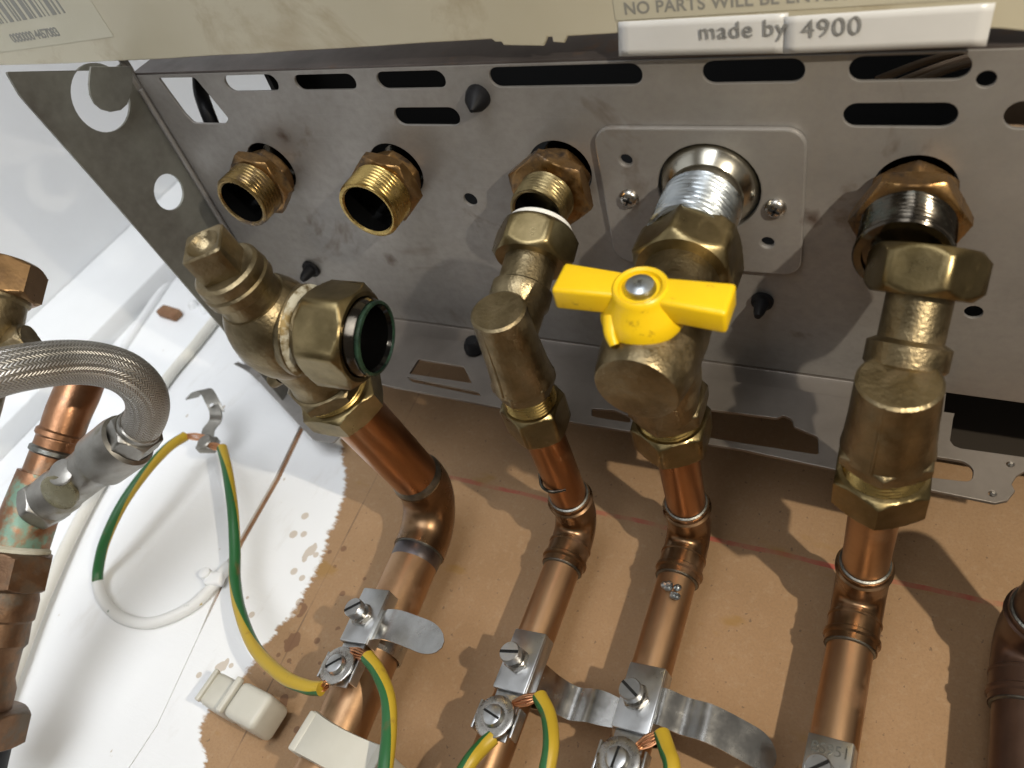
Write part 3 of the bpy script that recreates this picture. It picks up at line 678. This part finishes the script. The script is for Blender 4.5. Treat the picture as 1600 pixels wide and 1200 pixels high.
# pointer lug
m.tube([hc + hx_ * -.0070 + hz_ * -.0060 + hn * -.007, hc + hx_ * -.0062 + hz_ * -.0098 + hn * -.0095, hc + hx_ * -.0046 + hz_ * -.0122 + hn * -.0115], lambda t: .0026 - .0012 * t, 12)
hd = m.build('handle', YELLOW, gv, 40)
m = MB(); m.turn(hc + hn * -.0016, hn, [(0, .0044), (.0010, .0044), (.0024, .0038), (.0031, .0026), (.0033, .0010)], 28); hs = m.build('handle_screw', ZINC, hd)
m = MB()
for an in (.3,):
    a1 = hx_ * math.cos(an) + hz_ * math.sin(an); a2 = a1.cross(hn); m.box(hc + hn * .00140, (.0010, .0010, .0008), ax=(a1, a2, hn), bev=0)
m.build('cross_recess', SOLDER, hs)

# disconnected valve at the left: axis roughly along the pipe, open union nut towards the right
dv = empty('angle_valve', (-.1785, .196, .132), 'disconnected brass valve with square head and open union nut, hanging leftmost', 'valve', 'brass isolation valves under the boiler')
a0 = V((-.1835, .1130, .1210)); a1 = V((-.1785, .200, .1335)); d = (a1 - a0).normalized(); B = a0 + d * .040
sxv = V((1, .1, .62)).normalized(); sxv = (sxv - d * sxv.dot(d)).normalized(); syv = d.cross(sxv)
m = MB(); b0 = len(m.v)
# square head with a shallow dimple
for rows in [[(0, .0042), (.0006, .0050)]]:
    pass
def sq(h):
    def f(th):
        a = ((th + PI / 4) % (PI / 2)) - PI / 4
        return min(h / math.cos(a), h * 1.33)
    return f
u_, w2_, _ = frame(d); phs = math.atan2(sxv.dot(w2_), sxv.dot(u_))
m.turn(a0, d, [(.0036, .0012), (.0030, .0030), (.0014, .0044), (.0002, .0053), (0, sq(.0058)), (.0005, sq(.0063)), (.0125, sq(.0063))], 48, phs)
m.build('square_head', BRASS_OLD, dv)
m = MB(); m.turn(a0 + d * .0105, d, [(0, .0098), (.0008, .0108), (.0035, .0112), (.0045, .0108), (.0052, .0114), (.0085, .0113), (.0092, .0104)], 44); m.turn(a0 + d * .019, d, [(0, .0100), (.01, .0105), (.015, .012)], 40); m.build('bonnet', BRASS_OLD, dv)
m = MB(); prof = []
for k in range(13):
    t = -1 + 2 * k / 12; prof.append((.0005 + .0150 * (t + 1) * 1.0, .0158 * math.sqrt(max(0, 1 - (t * .72) ** 2))))
m.turn(B - d * .0155, d, prof, 48)
m.turn(B + d * .011, d, [(0, .0125), (.012, .0115), (.018, .0128), (.021, .0132)], 40)
E_ = Zp(590, 529, .1305); e = (E_ - B).normalized(); Lx = (E_ - B).length
m.turn(B, e, [(0, .0140), (.0075, .0142), (.0085, .0150), (.0105, .0152), (.0115, .0144), (.0120, .0130), (.022, .0126)], 44)
m.build('valve_body', BRASS_OLD, dv)
m = MB(); m.turn(B + e * .0113, e, [(0, .0152), (.0008, .0146), (.0016, .0138), (.0018, .0131)], 44, cap0=False, cap1=False); m.build('lime_ring', LIMEP, dv)
m = MB(); m.hexa(B + e * (Lx - .0215), e, .0165, .0300, .15, c=.0022, inner=.0131); un = m.build('union_nut', BRASS_NUT, dv)
m = MB(); m.turn(B + e * (Lx - .018), e, [(0, .0128), (.0110, .0128), (.0120, .0126), (.0150, .0126), (.0160, .0121), (.0165, .0121)], 44, cap0=False, cap1=False); m.build('wet_insert', BRASS_WET, un)
m = MB(); m.turn(B + e * (Lx - .0030), e, [(.0016, .0119), (.0024, .0122), (.0030, .0119), (.0032, .0110), (.0, .0104)], 44, cap0=False, cap1=False); m.build('corroded_rim', GREEN_RIM, un)
m = MB(); m.turn(B + e * (Lx - .0005), e, [(0, .0109), (-.0012, .0100), (-.010, .0098)], 36, cap0=False); m.build('wet_bore', TARWET, un)
m = MB(); m.hexa(B + d * .0275, d, .0060, .0265, .45); m.build('body_hex', BRASS_OLD, dv)
m = MB(); m.thread(B + d * .0325, d, .006, .0130, .0014, .0007); m.build('outlet_thread', BRASS_GOLD, dv)
m = MB(); m.hexa(B + d * .0365, d, .0105, .0285, -.05); m.build('compression_nut', BRASS_NUT, dv)
m = MB(); m.tube([B + d * .024 + V((-.0125, 0, -.006)), B + d * .026 + V((-.0165, 0, -.0075))], .0028, 12, smooth=False); m.build('drain_nipple', BRASS_OLD, dv)
#@@CLAMPS
# ---------------------------------------------------------------- earth clamps
def clamp(x, y, z, r, label, lean, tail, stamp=None, hexrot=0, term=True):
    """x,y pipe axis at height z; lean = x drift per metre of z; tail = world points of the free strap end"""
    t = empty('earth_clamp', (x, y - r, z), label, 'earth clamp', 'steel earth clamps on the copper pipes')
    up = V((lean, 0, 1)).normalized(); ex = V((1, -.22, 0)); ex = (ex - up * ex.dot(up)).normalized(); nn = up.cross(ex) * -1   # nn points out of the wall
    if nn.y > 0: nn = -nn
    K = 1.16; t.scale = (K, K, K); lc_ = V((x, y - r, z)); o = V((x, y, z)); oo = o; o = lc_ + (oo - lc_) / K; r0 = r; r = r / K
    m = MB(); N = 28
    R = []
    for k in range(N + 1):
        a = 2 * PI * k / N; dv_ = ex * math.cos(a) + nn * math.sin(a)
        R.append([o + dv_ * (r + .0002) - up * .0055, o + dv_ * (r + .0009) - up * .0055, o + dv_ * (r + .0009) + up * .0055, o + dv_ * (r + .0002) + up * .0055])
    m.grid(R); m.build('strap_band', STRAP, t)
    fo = o + nn * (r + .0062) + ex * .0026
    m = MB(); m.box(fo + up * .002, (.0118, .0011, .0200), ax=(ex, nn, up), bev=.0005)
    for sg in (-1, 1): m.box(fo + up * .002 + ex * (sg * .0055) - nn * .0029, (.0010, .0054, .0196), ax=(ex, nn, up), bev=.0003)
    br = m.build('bracket', STEEL, t)
    so = fo + up * .0015 + nn * .0005 - ex * .0005
    m = MB(); m.hexa(so, nn, .0022, .0072, hexrot, c=.0006); m.build('lock_nut', SCREWM, br)
    m = MB(); m.turn(so, nn, [(0, .0022), (.0036, .0022), (.0037, .0031), (.0040, .0034), (.0062, .0034), (.0066, .0031)], 28); sc = m.build('tightening_screw', STEEL, br)
    an = .5 + hexrot; a1 = ex * math.cos(an) + up * math.sin(an)
    m = MB(); m.box(so + nn * .0064, (.0064, .0009, .0007), ax=(a1, a1.cross(nn), nn), bev=0); m.build('screw_slot', VOID, sc)
    if stamp: text('stamped_letters', stamp, .0042, basis(fo + up * .0072 - ex * .0048 + nn * .0006, ex, up), SOLDER, br, spacing=.95)
    if term:
        to = fo - up * .0170 - nn * .0012
        m = MB(); m.box(to + up * .002, (.0095, .0008, .0150), ax=(ex, nn, up), bev=.0003)
        for sg in (-1, 1): m.box(to + ex * (sg * .0070) + nn * .0006, (.0008, .0042, .0088), ax=(ex, nn, up), bev=.0003); m.box(to + ex * (sg * .0052), (.004, .0008, .006), ax=(ex, nn, up), bev=.0002)
        tp = m.build('terminal_plate', STEEL, t)
        m = MB(); m.turn(to + nn * .0026, nn, [(0, .0062), (.0002, .0065), (.0010, .0065), (.0012, .0062), (.0012, .0038), (.0012, .0032)], 36); m.build('washer', SCREWM, tp)
        m = MB(); m.turn(to + nn * .0038, nn, [(0, .0033), (.0003, .0035), (.0015, .0031), (.0019, .0022)], 28); ts = m.build('terminal_screw', STEEL, tp)
        an = .45 + hexrot * 2; a1 = ex * math.cos(an) + up * math.sin(an)
        m = MB(); m.box(to + nn * .00545, (.0060, .0007, .0008), ax=(a1, a1.cross(nn), nn), bev=0); m.build('screw_slot', VOID, ts)
    if tail:
        tail = [lc_ + (V(p_) - lc_) / K for p_ in tail]
        m = MB(); m.ribbon(tail, .0108, up, .0005, taper=lambda q: 1 if q < .8 else math.sqrt(max(.02, 1 - ((q - .8) / .2) ** 2 * .96))); m.build('strap_tail', STRAP, t)
    pt_ = (fo - up * .0170 - nn * .0012) + nn * .0022
    return lc_ + (pt_ - lc_) * K, ex * K, up * K, nn * K
def pipe_x(b0, z, top): return top[0] + (b0[0] - top[0]) * (top[2] - z) / (top[2] - b0[2])
x1 = pipe_x((-.158, 0, -.06), .082, (-.1765, 0, .1485)); x2 = pipe_x((-.1035, 0, -.06), .083, (-.109, 0, .155)); x3 = pipe_x((-.0575, 0, -.06), .084, (-.0625, 0, .163)); x4 = .0015
c1 = clamp(x1 + .0005, .2865, .0800, .0106, 'earth clamp with dark rounded strap end on the widest copper pipe', -.085,
           [(x1 + .006, .2690, .0800), (x1 + .0095, .2665, .0805), (x1 + .016, .2640, .0808), (x1 + .028, .2620, .0800), (x1 + .040, .2610, .0790)], hexrot=.1)
c2 = clamp(x2 + .0035, .2850, .0830, .0075, 'earth clamp on the narrow copper pipe, between the other two earth clamps', -.025,
           [(x2 + .0065, .2725, .083), (x2 + .0095, .276, .083), (x2 + .0150, .2860, .083), (x2 + .0215, .2905, .083), (x2 + .030, .2885, .084), (x2 + .045, .2900, .0845)], hexrot=-.35)
c3 = clamp(x3 + .002, .2850, .0840, .0075, 'earth clamp with long wavy strap on the pipe below the gas valve', -.022,
           [(x3 + .0062, .2710, .085), (x3 + .010, .2690, .0855), (x3 + .017, .2725, .086), (x3 + .025, .2715, .086), (x3 + .032, .2745, .086), (x3 + .041, .2790, .0855), (x3 + .047, .283, .085)], hexrot=-1.05)
c4 = clamp(x4, .2855, .0795, .0077, 'stamped steel earth clamp cut off by the bottom edge at right', .01, None, stamp='BS951', hexrot=.2)

# ---------------------------------------------------------------- earth wires
def strands(m, a, b, n_=10, spread=.0012):
    a, b = V(a), V(b); ax = (b - a).normalized(); u, w_, _ = frame(ax)
    for k in range(n_):
        o = (u * math.cos(k * 6.28 / n_) + w_ * math.sin(k * 6.28 / n_)) * spread
        m.tube([a + o * .8, (a + b) / 2 + o * 1.5, b + o * .7], .00036, 6, sub=4)
def wire(label, pts, ends=(), r=.0027, mat=None):
    P3 = [V(p) for p in pts]; t = empty('earth_wire', tuple(P3[-1]), label, 'wire', 'green and yellow earth wires')
    m = MB(); m.tube(P3, r, 18, 10); m.build('sheath', mat or WIRE, t, 60)
    for a, b in ends:
        m = MB(); strands(m, a, b); m.build('copper_strands', STRAND, t)
    return t
def cl(c, dx, dz, dn=0): return c[0] + c[1] * dx + c[2] * dz + c[3] * dn
lc = Yp(325, 695, .285)                      # loose terminal on the painted wall
pA = [(290, 681, .283), (262, 700, .280), (225, 740, .279), (190, 790, .282), (164, 845, .290), (154, 885, .300), (152, 910, .3045)]
PA = [Yp(*q) for q in pA]
wa = wire('earth wire looping left from the loose terminal, its lower end painted white', PA, [(PA[0], lc + V((-.002, -.002, .003)))])
pP = [(152, 908, .3045), (160, 935, .3062), (185, 962, .3070), (225, 974, .3072), (265, 965, .3072), (305, 943, .3070), (335, 912, .3062), (352, 890, .3045), (362, 880, .303)]
m = MB(); m.tube([Yp(*q) for q in pP], .0029, 18, 10); m.build('painted_sheath', WIRE_P, wa, 60)
pB = [(347, 700, .281), (356, 740, .279), (364, 800, .282), (367, 860, .288), (367, 905, .290), (375, 955, .286), (398, 1012, .279), (440, 1055, .271), (478, 1073, .267), (502, 1076, .2655)]
PB = [Yp(*q) for q in pB]; wire('long earth wire running from the loose terminal down to the leftmost clamp', PB, [(PB[0], lc + V((.003, -.002, -.001))), (PB[-1], cl(c1, -.003, -.0055, -.0005))])
a = Yp(574, 1026, .2625); P3 = [a, Yp(591, 1050, .261), Yp(606, 1090, .259), Yp(608, 1140, .259), Yp(602, 1200, .259), Yp(590, 1290, .262)]
wire('earth wire hanging from the leftmost clamp to the bottom edge', P3, [(a, cl(c1, .0010, .0060, 0))])
a = Yp(843, 1088, .2660); P3 = [a, Yp(857, 1118, .2635), Yp(861, 1160, .260), Yp(855, 1200, .260), Yp(838, 1280, .262)]
wire('earth wire curving down from the right side of the middle clamp', P3, [(a, cl(c2, .0035, .0055, -.0005))])
a = Yp(770, 1152, .2690); P3 = [a, Yp(753, 1168, .268), Yp(733, 1192, .266), Yp(705, 1240, .268)]
wire('short earth wire leaving the lower left of the middle clamp', P3, [(a, cl(c2, -.003, -.0050, -.0005))])
a = Yp(1034, 1146, .2665); P3 = [a, Yp(1043, 1174, .264), Yp(1050, 1200, .262), Yp(1048, 1270, .262)]
wire('earth wire dropping from the clamp below the gas valve', P3, [(a, cl(c3, .0035, .0050, -.0005))])

LT_M = metal('dull_terminal_steel', (.24, .23, .205), (.36, .345, .31), 120, .35, .5, .1, 1200)
# loose terminal bracket on the painted wall
lt = empty('loose_earth_terminal', tuple(lc), 'loose bent metal earth terminal hanging in front of the painted wall', 'terminal')
m = MB(); m.ribbon([Yp(300, 622, .286), Yp(310, 612, .281), Yp(322, 611, .279), Yp(332, 628, .280), Yp(340, 645, .283)], .0078, (.8, .1, .55), .0008)
m.ribbon([Yp(330, 625, .280), Yp(337, 645, .282), Yp(336, 658, .285), Yp(326, 672, .286), Yp(324, 690, .287)], .0075, (.95, .1, .25), .0008); m.build('bent_strip', LT_M, lt)
m = MB(); m.turn(Yp(331, 633, .2795), (0, -1, 0), [(0, .0012), (.0003, .0012)], 12); m.build('strip_hole', WHITE, lt)
m = MB(); m.box(lc, (.0100, .0048, .0085), ax=((1, .1, .3), (0, 1, 0), (-.3, 0, 1)), bev=.0008); m.turn(lc + V((0, -.002, 0)), (0, -1, 0), [(0, .0042), (.0016, .0042), (.0022, .0034)], 20); m.build('terminal_block', LT_M, lt)

# cable saddle on the painted wall
sd = Yp(336, 905, .3045)
cs = empty('cable_saddle', tuple(sd), 'small white painted cable saddle holding the looped wire', 'cable clip')
m = MB(); m.box(sd, (.0095, .0050, .0070), ax=((1, 0, .35), (0, 1, 0), (-.35, 0, 1)), bev=.0014, segs=3); m.build('saddle_block', WHITE, cs)
m = MB(); m.turn(Yp(322, 897, .3030), (0, -1, 0), [(0, .0030), (.0020, .0028), (.0026, .0016)], 18); m.build('nail_head', WHITE, cs)

# plastic pipe clips
def nylon_clip(name, label, c, s, ax, parts):
    t = empty(name, tuple(c), label, 'pipe clip', 'milky plastic pipe clips')
    for nm, off, size, bev in parts:
        m = MB(); o = V(c) + V(ax[0]) * off[0] + V(ax[1]) * off[1] + V(ax[2]) * off[2]
        m.box(o, size, ax=ax, bev=bev, segs=3); m.build(nm, NYLON, t)
    return t
exx = V((.985, 0, -.06)).normalized(); ezz = V((.06, 0, .985)).normalized(); eyy = V((0, 1, 0))
cc = Yp(374, 1100, .298)
nylon_clip('pipe_clip', 'empty milky plastic pipe clip on the paint edge, left of the pipes', cc, 1, (exx, eyy, ezz),
           [('clip_base', (-.0085, .002, .000), (.0150, .016, .0140), .0024), ('clip_latch', (.0105, -.001, .0005), (.0175, .018, .0150), .0028), ('clip_rib', (.0010, -.0102, .0005), (.0028, .003, .0152), .0008), ('clip_edge', (-.0150, -.0062, 0), (.0022, .0026, .0142), .0006)])
c5 = Yp(528, 1166, .272)
t5 = nylon_clip('pipe_clip', 'milky plastic clip closed round the bottom of the widest copper pipe', c5, 1, (exx, eyy, ezz), [('clip_side', (.0160, .012, -.001), (.0035, .026, .0150), .0008), ('clip_side', (-.0160, .012, -.001), (.0035, .026, .0150), .0008)])
m = MB(); R = []
for i in range(17):
    t = -1 + 2 * i / 16; yy = -.0035 * (1 - t * t); sag = -.0016 * (1 - t * t)
    o = c5 + exx * (t * .0165)
    R.append([o + eyy * (yy + .0025) - ezz * .0085, o + eyy * yy - ezz * .0082, o + eyy * yy + ezz * (.0068 + sag), o + eyy * (yy + .0025) + ezz * (.0074 + sag)])
b = m.grid(R); m.cap(b, 4, True); m.cap(b + 16 * 4, 4, False); m.build('clip_strap', NYLON, t5)
m = MB(); m.box(c5 - ezz * .0012 - eyy * .0038, (.022, .0008, .0004), ax=(exx, eyy, ezz), bev=0)

# ---------------------------------------------------------------- left: filling loop
fp = empty('filling_pipe', tuple(Tp(25, 880, .33)), 'old copper pipe with green corrosion behind the braided hose', 'pipe')
q = [Tp(136, 560, .345), Tp(124, 605, .343), Tp(106, 648, .340), Tp(92, 690, .338)]
m = MB(); m.tube(q, lambda t: .0098 - .0008 * t, 28, 8); m.build('pipe_bend', CU_OLD, fp)
q2 = [Tp(100, 665, .339), Tp(84, 705, .338), Tp(66, 752, .336)]
m = MB(); m.tube(q2, .0090, 28, 6); m.build('upper_pipe', CU_OLD, fp)
dq = (q2[-1] - q2[0]).normalized()
for k, (pt, rr, wdt) in enumerate(((Tp(94, 680, .3385), .0090, .004), (Tp(84, 706, .338), .0090, .0035))):
    m = MB(); ring_at(m, pt, dq, rr, wdt, .0010); m.build('pipe_collar', SOLDER if k else CU_OLD, fp)
m = MB(); m.tube([Tp(70, 742, .3365), Tp(50, 795, .334), Tp(24, 868, .330)], lambda t: .0108 + .001 * t, 32, 6); m.build('tee_body', VERD, fp)
m = MB(); o = Tp(28, 862, .3285); dd = (Tp(-5, 1000, .322) - o).normalized(); m.hexa(o, dd, .0155, .0262, .45, c=.0016); hxn = m.build('hex_nut', BROWN_FIT, fp)
m = MB(); m.turn(o - dd * .0025, dd, [(0, .0108), (.001, .0122), (.0022, .0124), (.003, .0110)], 30); m.build('hemp_sealing', LIME, hxn)
m = MB(); o2 = o + dd * .015; m.turn(o2, dd, [(0, .0112), (.004, .0122), (.012, .0120), (.013, .0112), (.022, .0116), (.024, .0102), (.036, .0098), (.040, .0112), (.052, .0112)], 36); m.build('old_coupling', BROWN_FIT, fp)
m = MB(); o3 = Tp(-22, 1105, .318); m.hexa(o3, dd, .014, .030, .2); m.build('lower_nut', BROWN_FIT, fp)
m = MB(); m.turn(o3 + dd * .013, dd, [(0, .0125), (.012, .0125)], 28); m.build('black_sleeve', BLACK, fp)
# check valve
va = Tp(62, 792, .330); vb = Tp(205, 684, .308); dv2 = (vb - va).normalized(); Lv = (vb - va).length
cv_ = empty('check_valve', tuple(va), 'dull nickel check valve between the braided hose and the green copper pipe', 'valve')
m = MB(); m.turn(va, dv2, [(0, .0080), (Lv * .10, .0086), (Lv * .12, .0098), (Lv * .25, .0100), (Lv * .27, .0094), (Lv * .55, .0092), (Lv * .62, .0096), (Lv * .68, .0108), (Lv * .70, .0116), (Lv * .92, .0118), (Lv * .97, .0113), (Lv * .985, .0098), (Lv * .93, .0092)], 44); m.build('valve_body', ALU, cv_)
u, w_, _ = frame(dv2)
m = MB(); m.hexa(va - dv2 * .0005, dv2, Lv * .12, .0190, .1); m.build('union_hex', ALU, cv_)
m = MB(); m.box(va + dv2 * (Lv * .62) + V((-.004, 0, .011)), (.016, .010, .006), ax=(dv2, w_, u), bev=.0012); m.turn(va + dv2 * (Lv * .45) + V((.002, -.0085, -.0035)), V((.2, -1, -.3)), [(0, .0055), (.0012, .0055), (.0016, .0048)], 28); m.build('spindle_boss', ALU, cv_)
m = MB(); sb = Tp(108, 742, .3125); sd_ = -ray(108, 742).normalized(); sd_ = (sd_ - dv2 * sd_.dot(dv2)).normalized(); m.turn(va + dv2 * (Lv * .40) + sd_ * .0082, sd_, [(0, .0078), (.0018, .0078), (.0024, .0068)], 30); m.build('sight_cap', metal('murky_cap', (.17, .155, .095), (.30, .28, .19), 120, .2, .4, .2, 900, met=.5), cv_)
# hose
hz0 = Tp(207, 684, .3055); 
hp = [Tp(212, 676, .305), Tp(226, 656, .300), Tp(231, 632, .295), Tp(222, 606, .289), Tp(196, 583, .282), Tp(158, 570, .276), Tp(110, 566, .268), Tp(55, 571, .258), Tp(0, 582, .250), Tp(-70, 606, .244)]
ho = empty('braided_hose', tuple(hz0), 'braided steel flexible hose arching in from the left edge', 'hose')
m = MB(); m.tube(hp, .0078, 40, 14); m.build('braided_sleeve', BRAID, ho, 80)
hd0 = (hp[1] - hp[0]).normalized(); m = MB(); m.hexa(hp[0] - hd0 * .0055, hd0, .0085, .0178, .3, c=.0012); m.build('hose_nut', ALU, ho)
m = MB(); m.turn(hp[0] + hd0 * .002, hd0, [(0, .0084), (.0035, .0084), (.004, .0079)], 32); m.build('ferrule', ALU, ho)
# brass drain valve at the left edge
bv = empty('brass_valve', tuple(Tp(10, 520, .27)), 'brass valve with hexagonal cap at the upper left edge', 'valve')
b0 = Tp(8, 412, .268); b1 = Tp(-22, 520, .262); db = (b1 - b0).normalized()
m = MB(); m.hexa(b0, db, .0125, .0235, .75, c=.0015); m.build('hex_cap', metal('orange_brass', (.27, .16, .075), (.38, .24, .12), 70, .25, .4, .1, 1200, dirt=(.16, .09, .04), dscale=50), bv)
m = MB(); m.turn(b0 + db * .0125, db, [(0, .0108), (.001, .0108), (.002, .0100), (.010, .0104), (.012, .0094), (.018, .0098), (.026, .0102), (.04, .0102)], 36)
m.build('valve_body', BRASS_OLD, bv)
m = MB(); b2 = Tp(48, 530, .262); m.hexa(b2, (Tp(0, 560, .262) - b2), .012, .012, .3); m.turn(b2, (Tp(0, 545, .262) - b2), [(0, .005), (.02, .005)], 20); m.build('side_nut', BRASS_OLD, bv)

# ---------------------------------------------------------------- white cables on the wall
m = MB(); m.tube([Yp(420, 400, .3050), Yp(350, 483, .3055), Yp(300, 545, .3055), Yp(255, 600, .3055), Yp(190, 700, .3055), Yp(125, 812, .3050), Yp(72, 925, .3040), Yp(30, 1030, .3035), Yp(2, 1100, .3030), Yp(-30, 1190, .303)], .0034, 16, 8)
tag(m.build('white_cable', CABLE), 'cream cable running down the painted wall behind the filling loop', 'cable')
m = MB(); m.tube([Yp(330, 330, .3085), Yp(262, 440, .3085), Yp(205, 525, .3085), Yp(150, 610, .3085), Yp(80, 730, .3085), Yp(0, 880, .3085)], .0032, 12, 6)
tag(m.build('white_cable', WHITE), 'white painted cable close to the corner batten', 'cable')
# broken edge of the board behind the skirt
m = MB(); c0 = Yp(265, 489, .3065); m.box(c0, (.020, .006, .0085), ax=((1, 0, -.12), (0, 1, 0), (.12, 0, 1)), bev=.0016); tag(m.build('wood_splinter', GAPM), 'brown splinter of broken board on the white wall beside the boiler', 'splinter')
pl = empty('broken_plaster', tuple(Yp(340, 475, .309)), 'broken white plaster lumps on the wall beside the brown splinter', 'plaster')
for (a, b, r_) in ((320, 480, .005), (345, 466, .006), (372, 480, .0055), (300, 474, .004), (236, 452, .004)):
    m = MB(); o = Yp(a, b, .307); m.turn(o + V((0, .003, 0)), (random.uniform(-.2, .2), -1, random.uniform(-.2, .2)), [(0, r_), (.003, r_ * .9), (.005, r_ * .5)], 9); m.build('plaster_lump', WHITE, pl)
